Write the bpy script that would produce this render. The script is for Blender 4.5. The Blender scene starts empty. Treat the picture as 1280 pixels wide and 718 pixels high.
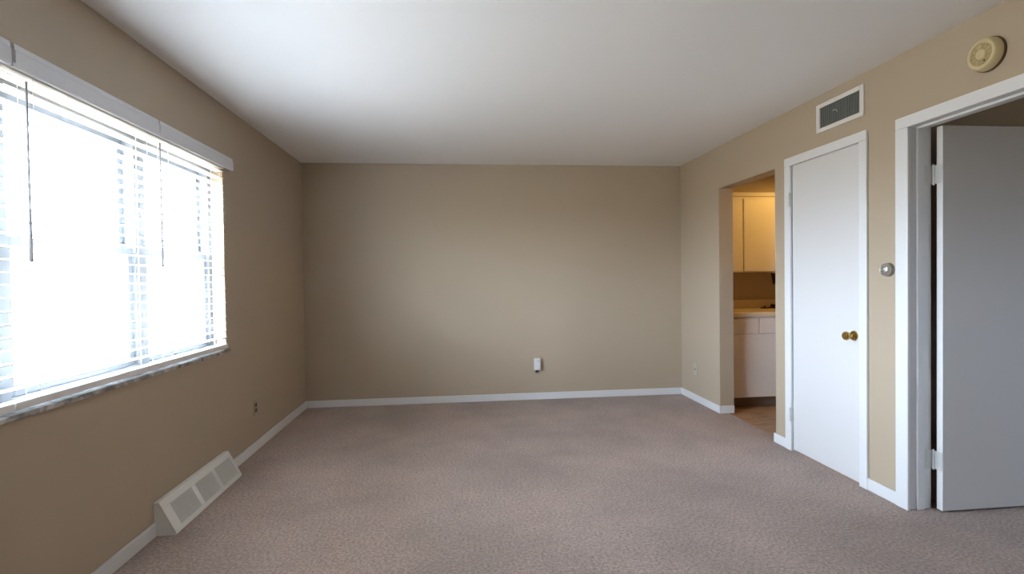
import bpy, bmesh, math, random
from mathutils import Vector, Matrix
random.seed(4)
S = bpy.context.scene
COL = S.collection

# ------------------------------------------------------------------ camera, world, light, exposure
cam_d = bpy.data.cameras.new('camera')
cam = bpy.data.objects.new('camera', cam_d); COL.objects.link(cam)
F, YAW, PITCH, ROLL = 650.0, 0.10265, -0.01685, -0.01362
fw = Vector((math.sin(YAW)*math.cos(PITCH), math.cos(YAW)*math.cos(PITCH), math.sin(PITCH)))
rt = Vector((math.cos(YAW), -math.sin(YAW), 0)); up = rt.cross(fw)
r2 = math.cos(ROLL)*rt + math.sin(ROLL)*up
u2 = -math.sin(ROLL)*rt + math.cos(ROLL)*up
M = Matrix((r2, u2, -fw)).transposed().to_4x4()
M.translation = Vector((1.53202, 0.0, 1.26752))
cam.matrix_world = M
cam_d.sensor_fit = 'HORIZONTAL'; cam_d.sensor_width = 36; cam_d.lens = F/1280*36
cam_d.clip_start = 0.02
S.camera = cam

SKY = (0.83, 0.94, 1.11); SKY_L = 20.0
GROUND = (1.0, 0.93, 0.80); GROUND_L = 5.2
w = bpy.data.worlds.new('overcast_sky'); S.world = w; w.use_nodes = True
nt = w.node_tree; nt.nodes.clear()
o_ = nt.nodes.new('ShaderNodeOutputWorld'); b_ = nt.nodes.new('ShaderNodeBackground')
tc = nt.nodes.new('ShaderNodeTexCoord'); sp = nt.nodes.new('ShaderNodeSeparateXYZ')
mr = nt.nodes.new('ShaderNodeMapRange'); mr.inputs['From Min'].default_value = -0.06; mr.inputs['From Max'].default_value = 0.10
mx = nt.nodes.new('ShaderNodeMix'); mx.data_type = 'RGBA'
mx.inputs['A'].default_value = tuple(c*GROUND_L for c in GROUND)+(1,)
mx.inputs['B'].default_value = tuple(c*SKY_L for c in SKY)+(1,)
nt.links.new(tc.outputs['Generated'], sp.inputs[0]); nt.links.new(sp.outputs['Z'], mr.inputs['Value'])
nt.links.new(mr.outputs['Result'], mx.inputs['Factor']); nt.links.new(mx.outputs['Result'], b_.inputs['Color'])
nt.links.new(b_.outputs[0], o_.inputs[0])

def portal(loc, rot, sx, sy):
    l = bpy.data.lights.new('daylight_portal', 'AREA'); l.shape = 'RECTANGLE'; l.size = sx; l.size_y = sy
    l.cycles.is_portal = True
    o = bpy.data.objects.new('daylight_portal', l); COL.objects.link(o)
    o.location = loc; o.rotation_euler = rot
    return o
portal((-0.19, 2.42, 1.43), (0, -math.pi/2, 0), 1.32, 2.46)
ADDED_BED_WINDOW = (5.3, 5.85, 1.1, 1.9)     # x0,x1,z0,z1 of the invented bedroom window, added to light the open door
portal((5.6, -1.62, 1.5), (math.pi/2, 0, 0), 0.7, 0.9)

S.view_settings.view_transform = 'Standard'; S.view_settings.look = 'None'
S.view_settings.gamma = 1; S.view_settings.use_curve_mapping = False
S.view_settings.exposure = 1.55
S.render.engine = 'CYCLES'
S.cycles.max_bounces = 14; S.cycles.diffuse_bounces = 9; S.cycles.glossy_bounces = 4
S.cycles.transparent_max_bounces = 24; S.cycles.use_denoising = True
S.cycles.sample_clamp_indirect = 6.0
S.cycles.caustics_reflective = False; S.cycles.caustics_refractive = False

# ------------------------------------------------------------------ materials
def mat(name, col, rough=0.6, metal=0.0, spec=0.5, noise=None, bump=None):
    """noise=(scale, amount) varies the colour a little; bump=(scale, strength, distance)"""
    m = bpy.data.materials.new(name); m.use_nodes = True
    n = m.node_tree.nodes; L = m.node_tree.links; p = n['Principled BSDF']
    p.inputs['Base Color'].default_value = (*col, 1); p.inputs['Roughness'].default_value = rough
    p.inputs['Metallic'].default_value = metal; p.inputs['Specular IOR Level'].default_value = spec
    t = n.new('ShaderNodeTexCoord')
    if noise:
        z = n.new('ShaderNodeTexNoise'); z.inputs['Scale'].default_value = noise[0]; z.inputs['Detail'].default_value = 4
        L.new(t.outputs['Object'], z.inputs['Vector'])
        x = n.new('ShaderNodeMix'); x.data_type = 'RGBA'
        x.inputs['A'].default_value = tuple(c*(1-noise[1]) for c in col)+(1,)
        x.inputs['B'].default_value = tuple(min(1, c*(1+noise[1])) for c in col)+(1,)
        L.new(z.outputs['Fac'], x.inputs['Factor']); L.new(x.outputs['Result'], p.inputs['Base Color'])
    if bump:
        z = n.new('ShaderNodeTexNoise'); z.inputs['Scale'].default_value = bump[0]; z.inputs['Detail'].default_value = 3
        L.new(t.outputs['Object'], z.inputs['Vector'])
        b = n.new('ShaderNodeBump'); b.inputs['Strength'].default_value = bump[1]; b.inputs['Distance'].default_value = bump[2]
        L.new(z.outputs['Fac'], b.inputs['Height']); L.new(b.outputs['Normal'], p.inputs['Normal'])
    return m

WALL_C = (0.455, 0.377, 0.282)
m_wall = mat('tan_wall_paint', WALL_C, 0.55, spec=0.35, noise=(2.5, 0.015), bump=(160, 0.08, 0.002))
m_ceil = mat('ceiling_paint', (0.86, 0.86, 0.86), 0.8, spec=0.2, noise=(1.5, 0.01), bump=(120, 0.08, 0.002))
m_trim = mat('white_trim_paint', (0.76, 0.775, 0.80), 0.35, spec=0.5, bump=(25, 0.03, 0.002))
m_door = mat('white_door_paint', (0.70, 0.70, 0.71), 0.4, spec=0.4, bump=(18, 0.03, 0.002))
m_blind = mat('white_blind_plastic', (0.91, 0.91, 0.91), 0.4)
m_val = mat('pale_valance', (0.74, 0.755, 0.79), 0.45, bump=(60, 0.05, 0.002))
m_cord = mat('grey_cord', (0.42, 0.41, 0.42), 0.7)
m_wand = mat('clear_grey_wand', (0.30, 0.30, 0.32), 0.3)
m_vinyl = mat('grey_aluminium_frame', (0.22, 0.235, 0.255), 0.45)
m_reg = mat('register_enamel', (0.80, 0.82, 0.80), 0.4, noise=(30, 0.02))
m_regdark = mat('register_inside', (0.10, 0.105, 0.10), 0.7)
m_ventframe = mat('vent_white', (0.74, 0.73, 0.71), 0.4)
m_ventfin = mat('vent_fin_grey', (0.42, 0.44, 0.43), 0.5)
m_dark = mat('dark_inside', (0.02, 0.02, 0.02), 0.8)
m_cream = mat('aged_cream_plastic', (0.62, 0.53, 0.31), 0.5, noise=(40, 0.03))
m_cream2 = mat('aged_cream_recess', (0.40, 0.31, 0.15), 0.6)
m_ringshadow = mat('mount_shadow_brown', (0.11, 0.065, 0.03), 0.6)
m_steel = mat('brushed_silver', (0.62, 0.60, 0.56), 0.32, metal=0.85)
m_steel2 = mat('thermostat_ring', (0.30, 0.28, 0.25), 0.4, metal=0.6)
m_brass = mat('polished_brass', (0.60, 0.40, 0.12), 0.22, metal=1.0)
m_hinge = mat('painted_hinge', (0.62, 0.63, 0.62), 0.4, metal=0.2)
m_plug = mat('white_plastic', (0.78, 0.78, 0.79), 0.35)
m_tanplate = mat('tan_painted_plate', (0.40, 0.33, 0.25), 0.5)
m_socket = mat('dark_brown_socket', (0.055, 0.038, 0.025), 0.5)
m_ivory = mat('ivory_plate', (0.50, 0.465, 0.40), 0.45)
m_cab = mat('cream_cabinet', (0.80, 0.77, 0.75), 0.45, noise=(6, 0.02))
m_counter = mat('cream_laminate', (0.74, 0.64, 0.48), 0.35, noise=(80, 0.04))
m_toe = mat('brown_toe_kick', (0.30, 0.24, 0.20), 0.6)
m_bronze = mat('dark_bronze', (0.045, 0.022, 0.012), 0.4, metal=0.6)

def carpet():
    m = bpy.data.materials.new('mauve_brown_carpet'); m.use_nodes = True
    n = m.node_tree.nodes; L = m.node_tree.links; p = n['Principled BSDF']
    p.inputs['Roughness'].default_value = 0.95; p.inputs['Specular IOR Level'].default_value = 0.1
    p.inputs['Sheen Weight'].default_value = 0.25; p.inputs['Sheen Roughness'].default_value = 0.6
    t = n.new('ShaderNodeTexCoord')
    def nz(scale, det, rough=0.5):
        z = n.new('ShaderNodeTexNoise'); z.inputs['Scale'].default_value = scale
        z.inputs['Detail'].default_value = det; z.inputs['Roughness'].default_value = rough
        L.new(t.outputs['Object'], z.inputs['Vector']); return z
    tuft = nz(72, 5, 0.8); pat = nz(1.6, 5, 0.6)
    r = n.new('ShaderNodeValToRGB')
    r.color_ramp.elements[0].position = 0.36; r.color_ramp.elements[0].color = (0.185, 0.134, 0.116, 1)
    r.color_ramp.elements[1].position = 0.64; r.color_ramp.elements[1].color = (0.55, 0.417, 0.36, 1)
    L.new(tuft.outputs['Fac'], r.inputs['Fac'])
    r2_ = n.new('ShaderNodeMapRange'); r2_.inputs['From Min'].default_value = 0.35; r2_.inputs['From Max'].default_value = 0.65
    r2_.inputs['To Min'].default_value = 0.84; r2_.inputs['To Max'].default_value = 1.12
    L.new(pat.outputs['Fac'], r2_.inputs['Value'])
    v = n.new('ShaderNodeVectorMath'); v.operation = 'SCALE'
    L.new(r.outputs['Color'], v.inputs[0]); L.new(r2_.outputs['Result'], v.inputs['Scale'])
    L.new(v.outputs[0], p.inputs['Base Color'])
    b = n.new('ShaderNodeBump'); b.inputs['Strength'].default_value = 0.7; b.inputs['Distance'].default_value = 0.012
    L.new(tuft.outputs['Fac'], b.inputs['Height']); L.new(b.outputs['Normal'], p.inputs['Normal'])
    return m
m_carpet = carpet()

def woodfloor():
    m = bpy.data.materials.new('brown_plank_vinyl'); m.use_nodes = True
    n = m.node_tree.nodes; L = m.node_tree.links; p = n['Principled BSDF']
    p.inputs['Roughness'].default_value = 0.4
    t = n.new('ShaderNodeTexCoord'); mp = n.new('ShaderNodeMapping')
    mp.inputs['Scale'].default_value = (3, 22, 3); L.new(t.outputs['Object'], mp.inputs['Vector'])
    z = n.new('ShaderNodeTexNoise'); z.inputs['Scale'].default_value = 2.0; z.inputs['Detail'].default_value = 8
    L.new(mp.outputs[0], z.inputs['Vector'])
    r = n.new('ShaderNodeValToRGB')
    r.color_ramp.elements[0].position = 0.3; r.color_ramp.elements[0].color = (0.20, 0.115, 0.06, 1)
    r.color_ramp.elements[1].position = 0.7; r.color_ramp.elements[1].color = (0.46, 0.31, 0.19, 1)
    L.new(z.outputs['Fac'], r.inputs['Fac']); L.new(r.outputs['Color'], p.inputs['Base Color'])
    return m
m_wood = woodfloor()

def marble():
    m = mat('grey_marble', (0.5, 0.5, 0.5), 0.25)
    n = m.node_tree.nodes; L = m.node_tree.links; p = n['Principled BSDF']
    t = n.new('ShaderNodeTexCoord'); z = n.new('ShaderNodeTexNoise')
    z.inputs['Scale'].default_value = 9; z.inputs['Detail'].default_value = 8; z.inputs['Distortion'].default_value = 1.2
    L.new(t.outputs['Object'], z.inputs['Vector'])
    r = n.new('ShaderNodeValToRGB')
    r.color_ramp.elements[0].position = 0.38; r.color_ramp.elements[0].color = (0.22, 0.21, 0.20, 1)
    r.color_ramp.elements[1].position = 0.62; r.color_ramp.elements[1].color = (0.62, 0.61, 0.60, 1)
    L.new(z.outputs['Fac'], r.inputs['Fac']); L.new(r.outputs['Color'], p.inputs['Base Color'])
    return m
m_marble = marble()

def glass():
    m = bpy.data.materials.new('window_glass'); m.use_nodes = True
    n = m.node_tree.nodes; L = m.node_tree.links; n.clear()
    o = n.new('ShaderNodeOutputMaterial'); a = n.new('ShaderNodeBsdfTransparent'); g = n.new('ShaderNodeBsdfGlossy')
    a.inputs['Color'].default_value = (0.95, 0.97, 0.97, 1); g.inputs['Roughness'].default_value = 0.02
    f = n.new('ShaderNodeFresnel'); f.inputs['IOR'].default_value = 1.45; x = n.new('ShaderNodeMixShader')
    ge = n.new('ShaderNodeNewGeometry'); mu = n.new('ShaderNodeMath'); mu.operation = 'SUBTRACT'; mu.use_clamp = True
    L.new(f.outputs[0], mu.inputs[0]); L.new(ge.outputs['Backfacing'], mu.inputs[1])
    L.new(mu.outputs[0], x.inputs[0]); L.new(a.outputs[0], x.inputs[1]); L.new(g.outputs[0], x.inputs[2]); L.new(x.outputs[0], o.inputs[0])
    return m
m_glass = glass()

def lampglass():
    m = bpy.data.materials.new('lit_lamp_glass'); m.use_nodes = True
    p = m.node_tree.nodes['Principled BSDF']
    p.inputs['Base Color'].default_value = (0.9, 0.8, 0.6, 1)
    p.inputs['Emission Color'].default_value = (1, 0.58, 0.19, 1); p.inputs['Emission Strength'].default_value = 3
    return m
m_lamp = lampglass()

# ------------------------------------------------------------------ mesh helpers
ORG = {}
class MB:
    def __init__(s): s.v = []; s.f = []; s.sm = []
    def poly(s, pts, faces, smooth=False):
        k = len(s.v); s.v += [tuple(p) for p in pts]
        for f in faces: s.f.append([i+k for i in f]); s.sm.append(smooth)
        return s
    def box(s, x0, x1, y0, y1, z0, z1):
        p = [(x0,y0,z0),(x1,y0,z0),(x1,y1,z0),(x0,y1,z0),(x0,y0,z1),(x1,y0,z1),(x1,y1,z1),(x0,y1,z1)]
        return s.poly(p, [(0,3,2,1),(4,5,6,7),(0,1,5,4),(1,2,6,5),(2,3,7,6),(3,0,4,7)])
    def prism(s, pts, d):
        """closed outline pts (3D) swept along vector d"""
        n = len(pts); d = Vector(d)
        a = [Vector(p) for p in pts]; b = [p+d for p in a]
        return s.poly(a+b, [tuple(range(n))[::-1], tuple(range(n, 2*n))] + [(i, (i+1) % n, n+(i+1) % n, n+i) for i in range(n)])
    def lathe(s, origin, axis, prof, seg=32, cap0=True, cap1=True):
        """prof: list of (t along axis, radius)"""
        ax = Vector(axis).normalized(); a = ax.orthogonal().normalized(); b = ax.cross(a); o = Vector(origin)
        pts = []
        for t, r in prof:
            for k in range(seg):
                q = 2*math.pi*k/seg
                pts.append(o + ax*t + (a*math.cos(q)+b*math.sin(q))*r)
        fs = []
        for i in range(len(prof)-1):
            for k in range(seg):
                fs.append((i*seg+k, i*seg+(k+1) % seg, (i+1)*seg+(k+1) % seg, (i+1)*seg+k))
        if cap0: fs.append(tuple(range(seg))[::-1])
        if cap1: fs.append(tuple((len(prof)-1)*seg+k for k in range(seg)))
        return s.poly(pts, fs, True)
    def rod(s, a, b, r0, r1=None, seg=12):
        a = Vector(a); b = Vector(b)
        return s.lathe(a, b-a, [(0, r0), ((b-a).length, r0 if r1 is None else r1)], seg)
    def build(s, name, m, parent=None, origin=None, bevel=0.0, seg=2):
        me = bpy.data.meshes.new(name)
        org = ORG[parent.name] if parent else Vector(origin or (0, 0, 0))
        me.from_pydata([tuple(Vector(p)-org) for p in s.v], [], s.f); me.materials.append(m)
        bm = bmesh.new(); bm.from_mesh(me); bmesh.ops.recalc_face_normals(bm, faces=bm.faces); bm.to_mesh(me); bm.free()
        me.polygons.foreach_set('use_smooth', s.sm)
        if any(s.sm): me.set_sharp_from_angle(angle=math.radians(35))
        o = bpy.data.objects.new(name, me); COL.objects.link(o)
        if parent: o.parent = parent
        else: o.location = org
        ORG[o.name] = org
        if bevel:
            b = o.modifiers.new('bevel', 'BEVEL'); b.width = bevel; b.segments = seg; b.limit_method = 'ANGLE'; b.angle_limit = math.radians(40)
        return o
def tag(o, label, cat=None, group=None, kind=None):
    o['label'] = label
    if cat: o['category'] = cat
    if group: o['group'] = group
    if kind: o['kind'] = kind
    return o
def thing(name, loc, label, cat, group=None, kind=None):
    o = bpy.data.objects.new(name, None); COL.objects.link(o); o.location = loc; o.empty_display_size = 0.05
    ORG[o.name] = Vector(loc)
    return tag(o, label, cat, group, kind)
def holed(name, m, ax, a0, a1, u0, u1, v0, v1, holes, label):
    """wall slab between a0..a1 along axis ax (0=x,1=y); u is the other horizontal axis, v is z"""
    us = sorted({u0, u1, *[h[0] for h in holes], *[h[1] for h in holes]})
    vs = sorted({v0, v1, *[h[2] for h in holes], *[h[3] for h in holes]})
    us = [x for x in us if u0 <= x <= u1]; vs = [x for x in vs if v0 <= x <= v1]
    def solid(i, j):
        if not (0 <= i < len(us)-1 and 0 <= j < len(vs)-1): return False
        cu = (us[i]+us[i+1])/2; cv = (vs[j]+vs[j+1])/2
        return not any(h[0] < cu < h[1] and h[2] < cv < h[3] for h in holes)
    P = (lambda a, u, v: (a, u, v)) if ax == 0 else (lambda a, u, v: (u, a, v))
    idx = {}; pts = []
    def vid(a, i, j):
        k = (a, i, j)
        if k not in idx: idx[k] = len(pts); pts.append(P((a0, a1)[a], us[i], vs[j]))
        return idx[k]
    fs = []
    for i in range(len(us)-1):
        for j in range(len(vs)-1):
            if not solid(i, j): continue
            for a in (0, 1): fs.append((vid(a,i,j), vid(a,i+1,j), vid(a,i+1,j+1), vid(a,i,j+1)))
            if not solid(i-1, j): fs.append((vid(0,i,j), vid(1,i,j), vid(1,i,j+1), vid(0,i,j+1)))
            if not solid(i+1, j): fs.append((vid(0,i+1,j), vid(1,i+1,j), vid(1,i+1,j+1), vid(0,i+1,j+1)))
            if not solid(i, j-1): fs.append((vid(0,i,j), vid(1,i,j), vid(1,i+1,j), vid(0,i+1,j)))
            if not solid(i, j+1): fs.append((vid(0,i,j+1), vid(1,i,j+1), vid(1,i+1,j+1), vid(0,i+1,j+1)))
    mb = MB(); mb.poly(pts, fs)
    return tag(mb.build(name, m), label, 'wall', kind='structure')

# ------------------------------------------------------------------ room shell
W, D, H, TW = 3.9064, 5.3562, 2.44, 0.133
X2 = W+TW                                  # far face of the right wall
Y0 = -1.4                                  # wall behind the camera
XE = 7.0
WIN = (1.20, 3.605, 0.802, 2.03)           # window opening y0,y1,z0,z1
KO = (3.6912, 4.5367, 2.0614)              # kitchen opening y0,y1,top
CL = (2.835, 3.510, 2.060)                 # closet rough opening
BD = (1.6615, 2.543, 2.052)                 # bedroom rough opening

fl = MB()
fl.box(0, W+0.078, Y0, D, -0.12, 0)
fl.box(W+0.078, XE, Y0, 2.62, -0.12, 0)
tag(fl.build('floor', m_carpet), 'mauve brown cut pile carpet covering the room floor', 'floor', kind='structure')
kf = MB(); kf.box(W+0.078, XE, 3.60, D, -0.12, -0.006)
tag(kf.build('floor_kitchen', m_wood), 'brown wood look kitchen floor beyond the opening', 'floor', kind='structure')
c = MB(); c.box(-0.2, XE+0.15, Y0-0.2, D+0.15, H, H+0.12)
tag(c.build('ceiling', m_ceil), 'plain white ceiling', 'ceiling', kind='structure')
holed('wall_left', m_wall, 0, -0.20, 0, Y0, D, -0.12, H, [WIN], 'tan left wall with the wide window')
bk = MB(); bk.box(-0.2, W, D, D+0.15, -0.12, H)
tag(bk.build('wall_back', m_wall), 'bare tan wall facing the camera', 'wall', kind='structure')
holed('wall_right', m_wall, 0, W, X2, Y0, D+0.15, -0.0, H,
      [(KO[0], KO[1], -1, KO[2]), (CL[0], CL[1], -1, CL[2]), (BD[0], BD[1], -1, BD[2])],
      'tan right wall with kitchen opening, closet door and doorway')
holed('wall_front', m_wall, 1, Y0-0.2, Y0, -0.2, XE+0.15, -0.12, H, [ADDED_BED_WINDOW], 'tan wall behind the camera')
def wall(name, label, *b):
    q = MB(); q.box(*b); return tag(q.build(name, m_wall), label, 'wall', kind='structure')
wall('wall_kitchen_back', 'tan kitchen wall behind the counter', X2, XE, D, D+0.15, -0.12, H)
wall('wall_kitchen_side', 'tan wall between kitchen and closet', X2, XE, 3.60, 3.6912, -0.0, H)
wall('wall_bedroom', 'dim tan wall beyond the open bedroom door', X2, XE, 2.62, 2.72, -0.0, H)
wall('wall_east', 'tan wall at the far side of bedroom and kitchen', XE, XE+0.15, Y0, D+0.15, -0.12, H)
q = MB(); q.box(X2, 6.0, 5.012, D, 2.106, H)
tag(q.build('trim_soffit', m_wall), 'tan soffit above the kitchen wall cabinet', 'soffit', kind='structure')

# baseboards
BT, BH = 0.013, 0.070
def baseboard(name, label, *boxes):
    q = MB()
    for b in boxes: q.box(*b, 0, BH)
    return tag(q.build(name, m_trim, bevel=0.004), label, 'baseboard', kind='structure')
baseboard('baseboard_left', 'white baseboard on the left wall nearer than the floor register', (0, BT, Y0, 2.748))
baseboard('baseboard_left', 'white baseboard on the left wall between register and corner', (0, BT, 3.545, D))
baseboard('baseboard_back', 'long white baseboard under the back wall', (BT, W-BT, D-BT, D))
baseboard('baseboard_right', 'white baseboard from the corner wrapping into the kitchen opening', (W-BT, W, 4.5367-BT, D), (W, X2, 4.5367-BT, 4.5367))
baseboard('baseboard_right', 'short white baseboard between kitchen opening and closet door', (W-BT, W, 3.557, 3.6912+BT), (W, X2, 3.6912, 3.6912+BT))
baseboard('baseboard_right', 'short white baseboard between closet door and bedroom doorway', (W-BT, W, 2.594, 2.7945))

# ------------------------------------------------------------------ door trims
def door_trim(name, label, yo0, yo1, yi0, yi1, zo, zi, jx1, stop=None, rv=0.004):
    """casing outer/inner y limits, outer/inner top; jamb lining depth"""
    t = thing(name, (W, (yo0+yo1)/2, 0), label, 'door trim', kind='structure')
    CT = 0.017
    def board(a, b, z0, z1):
        q = MB(); q.box(W-CT, W, a, b, z0, z1); return q.build('casing', m_trim, t, bevel=0.004)
    board(yo0, yi0, 0, zi); board(yi1, yo1, 0, zi); board(yo0, yo1, zi, zo)
    j0, j1, jz = yi0-rv, yi1+rv, zi+0.004
    q = MB(); q.box(W, jx1, j0-0.0135, j0, 0, jz+0.0135); q.box(W, jx1, j1, j1+0.0135, 0, jz+0.0135); q.box(W, jx1, j0, j1, jz, jz+0.0135)
    q.build('jamb', m_trim, t, bevel=0.0015)
    if stop:
        q = MB(); a, b = stop
        q.box(a, b, j0, j0+0.012, 0, jz); q.box(a, b, j1-0.012, j1, 0, jz); q.box(a, b, j0+0.012, j1-0.012, jz-0.012, jz)
        q.build('door_stop', m_trim, t, bevel=0.002)
    return t
door_trim('trim_closet', 'white casing around the closed closet door', 2.7945, 3.557, 2.853, 3.4925, 2.1005, 2.042, X2, (W+0.045, W+0.08))
door_trim('trim_doorway', 'white casing and jamb of the open bedroom doorway', 1.61, 2.594, 1.688, 2.516, 2.095, 2.034, X2, (W+0.045, W+0.085), 0.013)

# closet door
dr = thing('door_1', (W+0.02, 3.49, 0), 'closed flush white closet door with a brass knob', 'door', kind='structure')
q = MB(); q.box(W+0.003, W+0.038, 2.8565, 3.4895, 0.010, 2.040); leaf = q.build('leaf', m_door, dr, bevel=0.0025)
for z in (1.749, 0.213):
    q = MB(); q.lathe((W-0.0215, 3.4925, z), (0, 0, 1), [(0, 0.002), (0.001, 0.0055), (0.033, 0.0055), (0.034, 0.0049), (0.035, 0.0055), (0.067, 0.0055), (0.068, 0.0049), (0.069, 0.0055), (0.100, 0.0055), (0.101, 0.002)], 12)
    q.box(W-0.0215, W+0.003, 3.490, 3.4925, z+0.002, z+0.099)
    tag(q.build('hinge', m_hinge, dr), 'grey painted hinge')
k = MB()
ky, kz = 2.912, 0.892
k.lathe((W+0.003, ky, kz), (-1, 0, 0), [(0, 0.031), (0.003, 0.031), (0.008, 0.027), (0.010, 0.016), (0.014, 0.011), (0.030, 0.0105), (0.036, 0.016), (0.042, 0.0235), (0.050, 0.027), (0.058, 0.0265), (0.064, 0.022), (0.0665, 0.014), (0.067, 0.004)], 32)
tag(k.build('knob', m_brass, dr), 'polished brass round door knob')
q = MB(); q.box(W-0.001, W+0.0025, 2.851, 2.854, kz-0.028, kz+0.028); tag(q.build('latch_plate', m_hinge, dr), 'grey latch plate')

# open bedroom door
dr = thing('door_2', (X2+0.008, 2.49, 0), 'white flush bedroom door standing open beyond the doorway', 'door', kind='structure')
q = MB(); q.box(W+0.142, W+0.142+0.82, 2.471, 2.506, 0.010, 2.033); q.build('leaf', m_door, dr, bevel=0.002)
for z in (1.735, 0.218):
    q = MB(); hx, hy = W+0.1385, 2.519
    q.lathe((hx, hy, z), (0, 0, 1), [(-0.006, 0.002), (0, 0.0065), (0.019, 0.0065), (0.0195, 0.0055), (0.020, 0.0065), (0.040, 0.0065), (0.0405, 0.0055), (0.041, 0.0065), (0.060, 0.0065), (0.0605, 0.0055), (0.061, 0.0065), (0.080, 0.0065), (0.0805, 0.0055), (0.081, 0.0065), (0.100, 0.0065), (0.106, 0.002)], 12)
    q.box(W+0.1395, W+0.1418, 2.474, hy, z+0.001, z+0.099)
    q.box(W+0.093, hx, 2.5255, 2.5288, z+0.001, z+0.099)
    tag(q.build('hinge', m_hinge, dr), 'pale painted butt hinge')
k = MB()
for sgn, y in ((-1, 2.471), (1, 2.506)):
    k.lathe((W+0.142+0.76, y, 0.9), (0, sgn, 0), [(0, 0.031), (0.004, 0.030), (0.010, 0.013), (0.030, 0.011), (0.040, 0.022), (0.052, 0.027), (0.062, 0.022), (0.066, 0.005)], 24)
tag(k.build('knob', m_brass, dr), 'brass door knob')

# ------------------------------------------------------------------ windows (left wall)
MULL = [(1.20, 1.245), (1.935, 2.062), (2.770, 2.898), (3.560, 3.605)]
def window(n, y0, y1, label):
    t = thing('window_%d' % n, (-0.12, (y0+y1)/2, WIN[2]), label, 'window', kind='structure')
    z0, z1, zm = WIN[2], WIN[3], 1.425
    f = MB()
    f.box(-0.185, -0.075, y0, y0+0.045, z0, z1); f.box(-0.185, -0.075, y1-0.045, y1, z0, z1)
    f.box(-0.185, -0.075, y0+0.045, y1-0.045, z1-0.04, z1); f.box(-0.185, -0.075, y0+0.045, y1-0.045, z0, z0+0.055)
    f.build('window_frame', m_vinyl, t, bevel=0.002)
    a, b = y0+0.045, y1-0.045
    for nm, x0, x1, s0, s1 in (('upper_sash', -0.160, -0.130, zm-0.022, z1-0.04), ('lower_sash', -0.122, -0.092, z0+0.055, zm+0.022)):
        q = MB(); r = 0.034
        q.box(x0, x1, a, a+r, s0, s1); q.box(x0, x1, b-r, b, s0, s1); q.box(x0, x1, a+r, b-r, s0, s0+r+0.008); q.box(x0, x1, a+r, b-r, s1-r-0.008, s1)
        sash = q.build(nm, m_vinyl, t, bevel=0.002)
        g = MB(); g.box((x0+x1)/2-0.002, (x0+x1)/2+0.002, a+r-0.004, b-r+0.004, s0+r, s1-r); g.build('glass_pane', m_glass, sash)
    q = MB(); yc = (a+b)/2; q.box(-0.122, -0.098, yc-0.03, yc+0.03, zm+0.022, zm+0.034); q.build('sash_lock', m_hinge, t, bevel=0.003)
window(1, 1.20, 1.9985, 'double hung window nearest the camera, left of the three')
window(2, 1.9985, 2.834, 'double hung middle window of the three')
window(3, 2.834, 3.605, 'double hung window nearest the back wall, right of the three')
q = MB(); q.prism([(-0.075, 1.2, 0.802), (0.0, 1.2, 0.802), (0.0, 1.165, 0.802), (0.016, 1.165, 0.802), (0.016, 3.640, 0.802), (0.0, 3.640, 0.802), (0.0, 3.605, 0.802), (-0.075, 3.605, 0.802)], (0, 0, 0.020))
tag(q.build('trim_window_sill', m_marble, bevel=0.003), 'grey marble window sill under the blinds', 'window sill', kind='structure')

# unseen bedroom window, invented to put daylight on the open door leaf
def added_rear_window(n, R, label):
    x0, x1, z0, z1 = R
    t = thing('window_%d' % n, ((x0+x1)/2, Y0-0.1, z0), label, 'window', kind='structure')
    f = MB(); a, b = Y0-0.15, Y0-0.05; r = 0.06; xm = (x0+x1)/2
    f.box(x0, x0+r, a, b, z0, z1); f.box(x1-r, x1, a, b, z0, z1); f.box(x0+r, x1-r, a, b, z0, z0+r); f.box(x0+r, x1-r, a, b, z1-r, z1)
    f.box(xm-0.03, xm+0.03, a, b, z0+r, z1-r)
    f.build('window_frame', m_vinyl, t)
    for p, s in ((x0+r, xm-0.03), (xm+0.03, x1-r)):
        g = MB(); g.box(p, s, Y0-0.102, Y0-0.098, z0+r, z1-r); g.build('glass_pane', m_glass, t)
added_rear_window(4, ADDED_BED_WINDOW, 'unseen bedroom window added behind the camera to light the open door')

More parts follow.
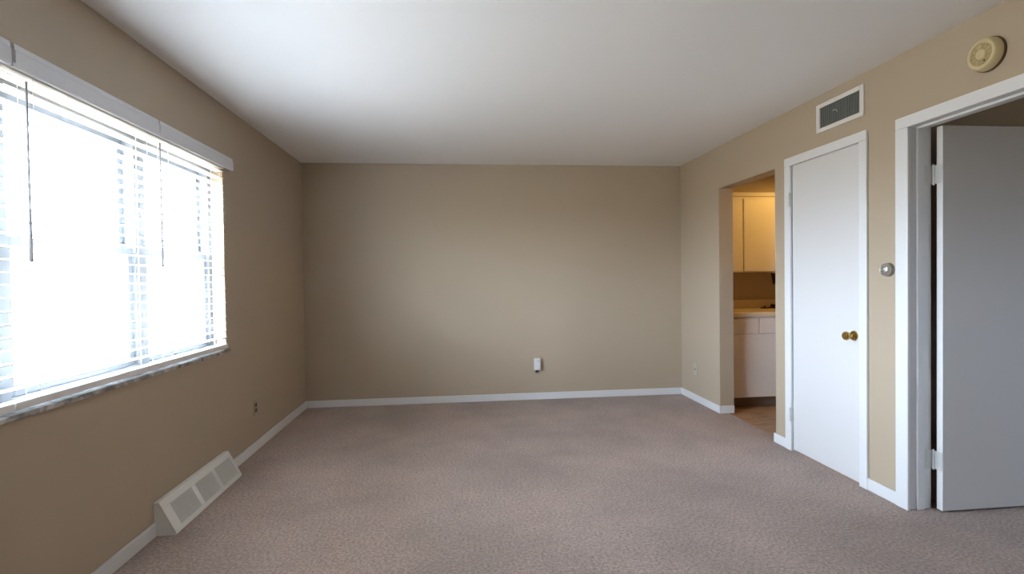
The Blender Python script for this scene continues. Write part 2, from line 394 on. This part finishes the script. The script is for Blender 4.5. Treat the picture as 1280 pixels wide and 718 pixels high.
# ------------------------------------------------------------------ blinds
def make_blind(y0, y1, v0, v1, label, wand_y):
    t = thing('window_blind', (0, (y0+y1)/2, 2.03), label, 'blind', group='white horizontal blinds over the wide window')
    sx0, sx1 = -0.036, 0.014
    q = MB(); q.box(sx0-0.004, sx1, y0+0.002, y1-0.002, 2.010, 2.029); q.build('head_rail', m_blind, t, bevel=0.002)
    # moulded valance board with an end return
    prof = [(0.022, 2.014), (0.034, 2.014), (0.036, 2.020), (0.036, 2.072), (0.033, 2.076), (0.033, 2.086), (0.030, 2.096), (0.022, 2.096)]
    q = MB(); q.prism([(x, v0, z) for x, z in prof], (0, v1-v0, 0)); val = q.build('valance', m_val, t)
    q = MB(); q.box(0.020, 0.0375, v0-0.012, v0-0.002, 2.012, 2.028); q.build('valance_gap_light', m_plug, val, bevel=0.001)  # white block stands in for daylight leaking between the valance pieces
    q = MB(); zs = []
    z = 0.905
    while z < 2.000: zs.append(z); z += 0.0452
    for z in zs:
        n = 6; tilt = math.radians(-1); pts_t = []; pts_b = []
        for i in range(n+1):
            s = -1+2*i/n; x = (sx0+sx1)/2 + 0.025*s*math.cos(tilt); zz = z - 0.025*s*math.sin(tilt) + 0.0022*(1-s*s)
            pts_t.append((x, zz+0.0013)); pts_b.append((x, zz-0.0013))
        outline = pts_t + pts_b[::-1]
        q.prism([(x, y0+0.004, zz) for x, zz in outline], (0, y1-y0-0.008, 0))
    q.build('slats', m_blind, t)
    q = MB(); q.box(sx0, sx1, y0+0.001, y1-0.001, 0.833, 0.862); q.build('bottom_rail', m_blind, t, bevel=0.004)
    for yy in (y0+0.11, y1-0.075):
        q = MB()
        for x in (sx0-0.001, sx1+0.001): q.rod((x, yy, 0.862), (x, yy, 2.012), 0.0011, seg=6)
        for z in zs: q.rod((sx0-0.001, yy, z-0.004), (sx1+0.001, yy, z-0.006), 0.0009, seg=5)
        q.build('ladder_cord', m_blind, t)
    q = MB(); q.rod((0.026, wand_y, 1.985), (0.026, wand_y, 1.50), 0.0040, 0.0044, 8); q.rod((0.026, wand_y, 1.50), (0.026, wand_y, 1.352), 0.0050, 0.0062, 8)
    q.rod((0.026, wand_y, 1.352), (0.026, wand_y, 1.348), 0.0062, 0.004, 8)
    tag(q.build('tilt_wand', m_wand, t), 'thin grey tilt wand')
    return t
make_blind(1.215, 1.944, 1.14, 1.941, 'white slatted blind cut off by the left edge of the photo', 1.27)
make_blind(1.9455, 2.821, 1.958, 2.820, 'middle white slatted blind with a long grey wand near its left end', 2.012)
make_blind(2.8225, 3.600, 2.834, 3.690, 'white slatted blind nearest the back wall, at the right end of the window', 2.838)

# ------------------------------------------------------------------ wall register on the left wall
RY0, RY1 = 2.750, 3.543
t = thing('floor_register', (0.05, (RY0+RY1)/2, 0), 'white sloped baseboard register with three grilles below the window', 'register')
# sloped hollow housing: side caps, top lip and slanted face with three openings
A = Vector((0.024, 0, 0.166)); Bv = Vector((0.103, 0, 0.012))      # slanted face, top to bottom
nrm = Vector((A.z-Bv.z, 0, Bv.x-A.x)).normalized()
def face_pt(s, y, off=0.0): p = A+(Bv-A)*s+nrm*off; return (p.x, y, p.z)
q = MB()
for ya in (RY0, RY1-0.004): q.prism([(0.0, ya, 0.0), (0.0, ya, 0.166), (0.024, ya, 0.166), (0.103, ya, 0.012), (0.103, ya, 0.0)], (0, 0.004, 0))
q.box(0, 0.025, RY0, RY1, 0.163, 0.168)
q.box(0.098, 0.103, RY0, RY1, 0.0, 0.012)
q.build('housing', m_reg, t, bevel=0.0015)
ys = [RY0+0.065, RY0+0.282, RY0+0.318, RY0+0.518, RY0+0.552, RY1-0.030]
q = MB()
def slab(s0, s1, ya, yb):
    q.poly([face_pt(s0, ya, 0.002), face_pt(s0, yb, 0.002), face_pt(s1, yb, 0.002), face_pt(s1, ya, 0.002),
            face_pt(s0, ya, -0.003), face_pt(s0, yb, -0.003), face_pt(s1, yb, -0.003), face_pt(s1, ya, -0.003)],
           [(0,1,2,3),(7,6,5,4),(0,4,5,1),(1,5,6,2),(2,6,7,3),(3,7,4,0)])
slab(-0.02, 0.20, RY0, RY1); slab(0.90, 1.03, RY0, RY1)
for a, b in ((RY0, ys[0]), (ys[1], ys[2]), (ys[3], ys[4]), (ys[5], RY1)): slab(0.20, 0.90, a, b)
q.build('face_frame', m_reg, t, bevel=0.001)
for i in range(3):
    a, b = ys[2*i], ys[2*i+1]; q = MB()
    n = 20
    for k in range(n):
        y = a+(b-a)*(k+0.5)/n; wd = 0.0026
        q.poly([face_pt(0.20, y-wd, 0.0), face_pt(0.20, y+wd, 0.0), face_pt(0.90, y+wd, 0.0), face_pt(0.90, y-wd, 0.0),
                face_pt(0.20, y-wd+0.003, -0.008), face_pt(0.20, y+wd+0.003, -0.008), face_pt(0.90, y+wd+0.003, -0.008), face_pt(0.90, y-wd+0.003, -0.008)],
               [(0,1,2,3),(7,6,5,4),(0,4,5,1),(1,5,6,2),(2,6,7,3),(3,7,4,0)])
    gr = q.build('grille', m_reg, t)
    d = MB(); d.poly([face_pt(0.16, a-0.01, -0.014), face_pt(0.16, b+0.01, -0.014), face_pt(0.94, b+0.01, -0.014), face_pt(0.94, a-0.01, -0.014),
                      face_pt(0.16, a-0.01, -0.017), face_pt(0.16, b+0.01, -0.017), face_pt(0.94, b+0.01, -0.017), face_pt(0.94, a-0.01, -0.017)],
                     [(0,1,2,3),(7,6,5,4),(0,4,5,1),(1,5,6,2),(2,6,7,3),(3,7,4,0)])
    tag(d.build('damper', m_regdark, gr), 'dark grey damper behind the grille')

# ------------------------------------------------------------------ air vent above the closet door
VY0, VY1, VZ0, VZ1 = 2.822, 3.225, 2.192, 2.376
t = thing('air_vent', (W, (VY0+VY1)/2, VZ0), 'white framed wall vent with grey fins above the closet door', 'vent')
q = MB(); fr = 0.031
q.box(W-0.010, W, VY0, VY0+fr, VZ0, VZ1); q.box(W-0.010, W, VY1-fr, VY1, VZ0, VZ1)
q.box(W-0.010, W, VY0+fr, VY1-fr, VZ0, VZ0+fr-0.004); q.box(W-0.010, W, VY0+fr, VY1-fr, VZ1-fr+0.004, VZ1)
q.build('frame', m_ventframe, t, bevel=0.003)
q = MB(); q.box(W-0.0015, W-0.0002, VY0+0.025, VY1-0.025, VZ0+0.02, VZ1-0.02); tag(q.build('shade_backing', m_regdark, t), 'dark sheet standing in for the shade behind the fins')  # thin dark sheet on the solid wall paints the shaded duct
q = MB(); n = 28
for k in range(n):
    y = VY0+fr+(VY1-VY0-2*fr)*(k+0.5)/n
    q.prism([(W-0.0085, y-0.0034, VZ0+0.027), (W-0.0085, y-0.0012, VZ0+0.027), (W-0.0018, y+0.0026, VZ0+0.027), (W-0.0018, y+0.0004, VZ0+0.027)], (0, 0, VZ1-VZ0-0.054))
q.build('fins', m_ventfin, t)
q = MB(); cy, cz_ = 3.045, 2.287
for k in range(8):
    a0 = math.radians(10+k*14); a1 = math.radians(10+(k+1)*14); R = 0.024
    q.rod((W-0.012, cy-R*math.cos(a0)+0.01, cz_+R*math.sin(a0)-0.012), (W-0.012, cy-R*math.cos(a1)+0.01, cz_+R*math.sin(a1)-0.012), 0.0028, seg=8)
tag(q.build('lever', m_ventframe, t), 'pale curved damper lever')

# ------------------------------------------------------------------ smoke detector
t = thing('smoke_detector', (W, 2.105, 2.237), 'round yellowed smoke detector above the bedroom doorway', 'smoke detector')
o = (W, 2.105, 2.237)
q = MB(); q.lathe(o, (-1, 0, 0), [(0, 0.075), (0.010, 0.075), (0.012, 0.073)], 48); tag(q.build('base_ring', m_ringshadow, t), 'mounting ring coloured dark brown to stand for its shadow')
q = MB(); q.lathe(o, (-1, 0, 0), [(0.012, 0.072), (0.020, 0.0715), (0.038, 0.067), (0.045, 0.062), (0.047, 0.056), (0.046, 0.050), (0.041, 0.0475), (0.041, 0.010)], 48); cov = q.build('cover', m_cream, t)
q = MB(); q.lathe(o, (-1, 0, 0), [(0.0408, 0.047), (0.0425, 0.047), (0.0425, 0.022), (0.0408, 0.022)], 48, False, False)
rec = q.build('recess_ring', m_cream2, cov)
q = MB()
for k in range(24):
    a = 2*math.pi*k/24
    if k % 2 or k in (14, 16, 18): continue
    p0 = Vector((W-0.0428, 2.105+0.026*math.cos(a), 2.237+0.026*math.sin(a))); p1 = Vector((W-0.0428, 2.105+0.045*math.cos(a), 2.237+0.045*math.sin(a)))
    q.rod(p0, p1, 0.0013, seg=6)
q.build('ribs', m_cream, cov)
q = MB(); q.lathe(o, (-1, 0, 0), [(0.041, 0.024), (0.046, 0.0235), (0.049, 0.020), (0.0495, 0.006)], 32); q.build('test_button', m_cream, cov)
q = MB(); q.lathe((W-0.0425, 2.091, 2.205), (-1, 0, 0), [(0, 0.0035), (0.004, 0.003), (0.005, 0.001)], 12); tag(q.build('indicator', m_socket, cov), 'small dark indicator')

# ------------------------------------------------------------------ thermostat
ty, tz = 2.652, 1.287
t = thing('thermostat', (W, ty, tz), 'round silver thermostat between closet and bedroom doorway', 'thermostat')
q = MB(); q.lathe((W, ty, tz), (-1, 0, 0), [(0, 0.0385), (0.010, 0.0385), (0.014, 0.0375), (0.018, 0.0365)], 40); tag(q.build('base', m_steel2, t), 'darker metal base ring')
q = MB(); q.lathe((W, ty, tz), (-1, 0, 0), [(0.018, 0.0355), (0.026, 0.0345), (0.033, 0.031), (0.038, 0.0255), (0.039, 0.021), (0.038, 0.019)], 40); q.build('dial_cover', m_steel, t)
q = MB(); q.lathe((W, ty, tz), (-1, 0, 0), [(0.036, 0.019), (0.0395, 0.0175), (0.041, 0.012), (0.0413, 0.003)], 32); d = q.build('dial_face', m_steel, t)
for dz in (0.010, -0.010):
    q = MB(); q.box(W-0.0422, W-0.0395, ty-0.004, ty+0.005, tz+dz-0.0025, tz+dz+0.0025); tag(q.build('scale_window', m_socket, d, bevel=0.0008), 'dark scale mark')

# ------------------------------------------------------------------ outlets
def outlet_plate(label, cat, cen, nrm_, mplate, msock, lower_only=False):
    c_ = Vector(cen); n_ = Vector(nrm_); u_ = Vector((0, 0, 1)).cross(n_)
    t_ = thing('wall_outlet', cen, label, cat)
    def bx(hw, z0, z1, d0, d1, du=0.0):
        pts = [c_+u_*(du+a)+Vector((0, 0, b))+n_*d for d in (d0, d1) for a, b in ((-hw, z0), (hw, z0), (hw, z1), (-hw, z1))]
        return MB().poly(pts, [(0,1,2,3),(7,6,5,4),(0,4,5,1),(1,5,6,2),(2,6,7,3),(3,7,4,0)])
    pl = bx(0.035, -0.057, 0.057, 0.0, 0.005).build('cover_plate', mplate, t_, bevel=0.002)
    for dz in ((-0.026,) if lower_only else (0.020, -0.020)):
        so = bx(0.0165, dz-0.0135, dz+0.0135, 0.005, 0.0075).build('socket', msock, t_, bevel=0.003)
        for du in (-0.0063, 0.0063):
            bx(0.0013, dz-0.001, dz+0.007, 0.0074, 0.0079, du).build('slot', m_dark, so)
    q_ = MB(); q_.lathe(c_+n_*0.005, n_, [(0, 0.0035), (0.001, 0.0033), (0.0015, 0.001)], 12); q_.build('screw', msock, t_)
    return t_
outlet_plate('tan painted outlet with dark sockets low on the left wall', 'outlet', (0, 4.070, 0.322), (1, 0, 0), m_tanplate, m_socket)
outlet_plate('tan painted outlet behind the white plug-in on the back wall', 'outlet', (2.334, D, 0.319), (0, -1, 0), m_tanplate, m_socket, True)
# plug-in unit on the back wall outlet
t = thing('plug_in_unit', (2.330, D-0.006, 0.318), 'small white plug-in box on the back wall outlet', 'plug-in')
q = MB(); q.box(2.300, 2.366, D-0.046, D-0.0062, 0.312, 0.433); bd = q.build('body', m_plug, t, bevel=0.006, seg=3)
q = MB(); q.box(2.337, 2.350, D-0.0475, D-0.0455, 0.401, 0.411); tag(q.build('indicator', m_cord, bd, bevel=0.001), 'grey indicator near the top')
q = MB(); q.box(2.309, 2.357, D-0.0472, D-0.0455, 0.322, 0.390); q.build('front_panel', m_plug, bd, bevel=0.002)
# coaxial plate
cy, cz_ = 5.028, 0.322
t = thing('cable_plate', (W, cy, cz_), 'pale cable jack plate low on the right wall near the corner', 'wall plate')
q = MB(); q.box(W-0.005, W, cy-0.035, cy+0.035, cz_-0.057, cz_+0.057); q.build('cover_plate', m_ivory, t, bevel=0.002)
q = MB(); q.lathe((W-0.005, cy, cz_), (-1, 0, 0), [(0, 0.009), (0.004, 0.009), (0.004, 0.0055), (0.012, 0.005), (0.0122, 0.001)], 16); tag(q.build('jack', m_steel2, t), 'dark metal cable jack')
for dz in (0.042, -0.042):
    q = MB(); q.lathe((W-0.005, cy, cz_+dz), (-1, 0, 0), [(0, 0.0032), (0.001, 0.003), (0.0013, 0.001)], 10); q.build('screw', m_ivory, t)

# ------------------------------------------------------------------ kitchen
KX0, KX1 = X2+0.004, 5.20
CF = 4.695                                   # base cabinet face
t = thing('base_cabinet', ((KX0+KX1)/2, 5.0, -0.006), 'pale base cabinet with drawers under the kitchen counter', 'cabinet')
q = MB(); q.box(KX0, KX1, CF, D-0.002, 0.098, 0.868); q.build('carcass', m_cab, t)
q = MB(); q.box(KX0, KX1, CF+0.115, D-0.002, -0.006, 0.098); tag(q.build('toe_kick', m_toe, t), 'dark recessed toe kick')
def panel(name, x0, x1, z0, z1, y, parent, th=0.018, m=m_cab):
    q = MB(); q.box(x0, x1, y-th, y, z0, z1); return q.build(name, m, parent, bevel=0.003)
for x0, x1 in ((KX0+0.006, 4.366), (4.386, 4.80), (4.82, KX1-0.006)): panel('drawer', x0, x1, 0.709, 0.850, CF, t)
for x0, x1 in ((KX0+0.006, 4.80), (4.82, KX1-0.006)): panel('door', x0, x1, 0.102, 0.695, CF, t)
q = MB(); q.box(KX0, KX1, CF-0.025, D-0.002, 0.868, 0.910)
tag(q.build('countertop', m_counter, origin=((KX0+KX1)/2, 5.0, 0.868), bevel=0.006, seg=3), 'cream laminate kitchen countertop on the pale base cabinet', 'countertop')
q = MB(); q.box(KX0, KX1, D-0.022, D-0.002, 0.9105, 0.998)
tag(q.build('backsplash', m_counter, origin=((KX0+KX1)/2, D-0.01, 0.91), bevel=0.004), 'low cream backsplash strip standing along the kitchen wall', 'backsplash')
UF = 5.012
t = thing('wall_cabinet', ((KX0+KX1)/2, 5.2, 1.293), 'cream two-door wall cabinet glowing warm in the kitchen', 'cabinet')
q = MB(); q.box(KX0, KX1, UF, D-0.002, 1.297, 2.104); q.build('carcass', m_cab, t)
panel('door', KX0+0.006, 4.397, 1.305, 2.040, UF, t); panel('door', 4.412, 4.86, 1.305, 2.040, UF, t); panel('door', 4.875, KX1-0.006, 1.305, 2.040, UF, t)
q = MB(); q.box(KX0, KX1, UF-0.022, UF, 2.062, 2.104); q.build('top_rail', m_cab, t, bevel=0.004)
# hook under the wall cabinet
hx = 4.82
t = thing('hanging_bracket', (hx, 5.14, 1.297), 'small dark tapered bracket hanging under the kitchen wall cabinet', 'bracket')
q = MB(); q.box(hx-0.045, hx+0.05, 5.10, 5.18, 1.285, 1.2968); tag(q.build('mount_plate', m_plug, t, bevel=0.002), 'white mounting plate')
q = MB(); q.poly([(hx-0.024, 5.125, 1.285), (hx+0.024, 5.125, 1.285), (hx+0.024, 5.155, 1.285), (hx-0.024, 5.155, 1.285),
                  (hx-0.006, 5.130, 1.165), (hx+0.010, 5.130, 1.165), (hx+0.010, 5.150, 1.165), (hx-0.006, 5.150, 1.165)],
                 [(0,3,2,1),(4,5,6,7),(0,1,5,4),(1,2,6,5),(2,3,7,6),(3,0,4,7)])
tag(q.build('arm', m_bronze, t, bevel=0.004), 'dark tapered arm')
# faucet at the back of the counter
fx, fy = 4.865, 5.235
t = thing('faucet', (fx, fy, 0.910), 'low dark faucet at the back of the kitchen counter', 'faucet')
q = MB(); q.box(fx-0.125, fx+0.125, fy-0.026, fy+0.026, 0.910, 0.922); q.build('base_plate', m_bronze, t, bevel=0.005)
q = MB(); q.lathe((fx, fy, 0.922), (0, 0, 1), [(0, 0.026), (0.012, 0.024), (0.026, 0.018), (0.034, 0.010), (0.037, 0.003)], 20)
q.rod((fx, fy-0.005, 0.938), (fx+0.01, fy-0.15, 0.958), 0.011, 0.009); q.rod((fx+0.01, fy-0.147, 0.960), (fx+0.01, fy-0.15, 0.942), 0.009); q.build('spout', m_bronze, t)
for dx in (-0.09, 0.09):
    q = MB(); q.lathe((fx+dx, fy, 0.922), (0, 0, 1), [(0, 0.012), (0.010, 0.011), (0.016, 0.009), (0.018, 0.003)], 14); q.build('handle', m_bronze, t)
# unseen kitchen lamp (warm); pendant form and shade invented to keep the soffit dark
lx, ly = 5.02, 4.32
t = thing('unseen_pendant_lamp', (lx, ly, H), 'unseen warm kitchen lamp, its pendant form and opaque shade invented', 'lamp')
q = MB(); q.lathe((lx, ly, H), (0, 0, -1), [(0, 0.055), (0.012, 0.055), (0.02, 0.04), (0.022, 0.008), (0.12, 0.006)], 24); q.build('canopy', m_steel2, t)
q = MB(); q.lathe((lx, ly, 2.325), (0, 0, -1), [(0, 0.03), (0.02, 0.06), (0.16, 0.135), (0.16, 0.131), (0.022, 0.056), (0.004, 0.026)], 40); q.build('lamp_shade', m_steel2, t)
q = MB(); q.lathe((lx, ly, 2.318), (0, 0, -1), [(0, 0.014), (0.06, 0.014), (0.075, 0.020), (0.10, 0.030), (0.118, 0.024), (0.127, 0.006)], 24); q.build('bulb', m_lamp, t)
l = bpy.data.lights.new('kitchen_bulb', 'POINT'); l.energy = 7.8; l.color = (1.0, 0.55, 0.12); l.shadow_soft_size = 0.032
lo = bpy.data.objects.new('kitchen_bulb', l); COL.objects.link(lo); lo.location = (lx, ly, 2.172); lo.parent = None
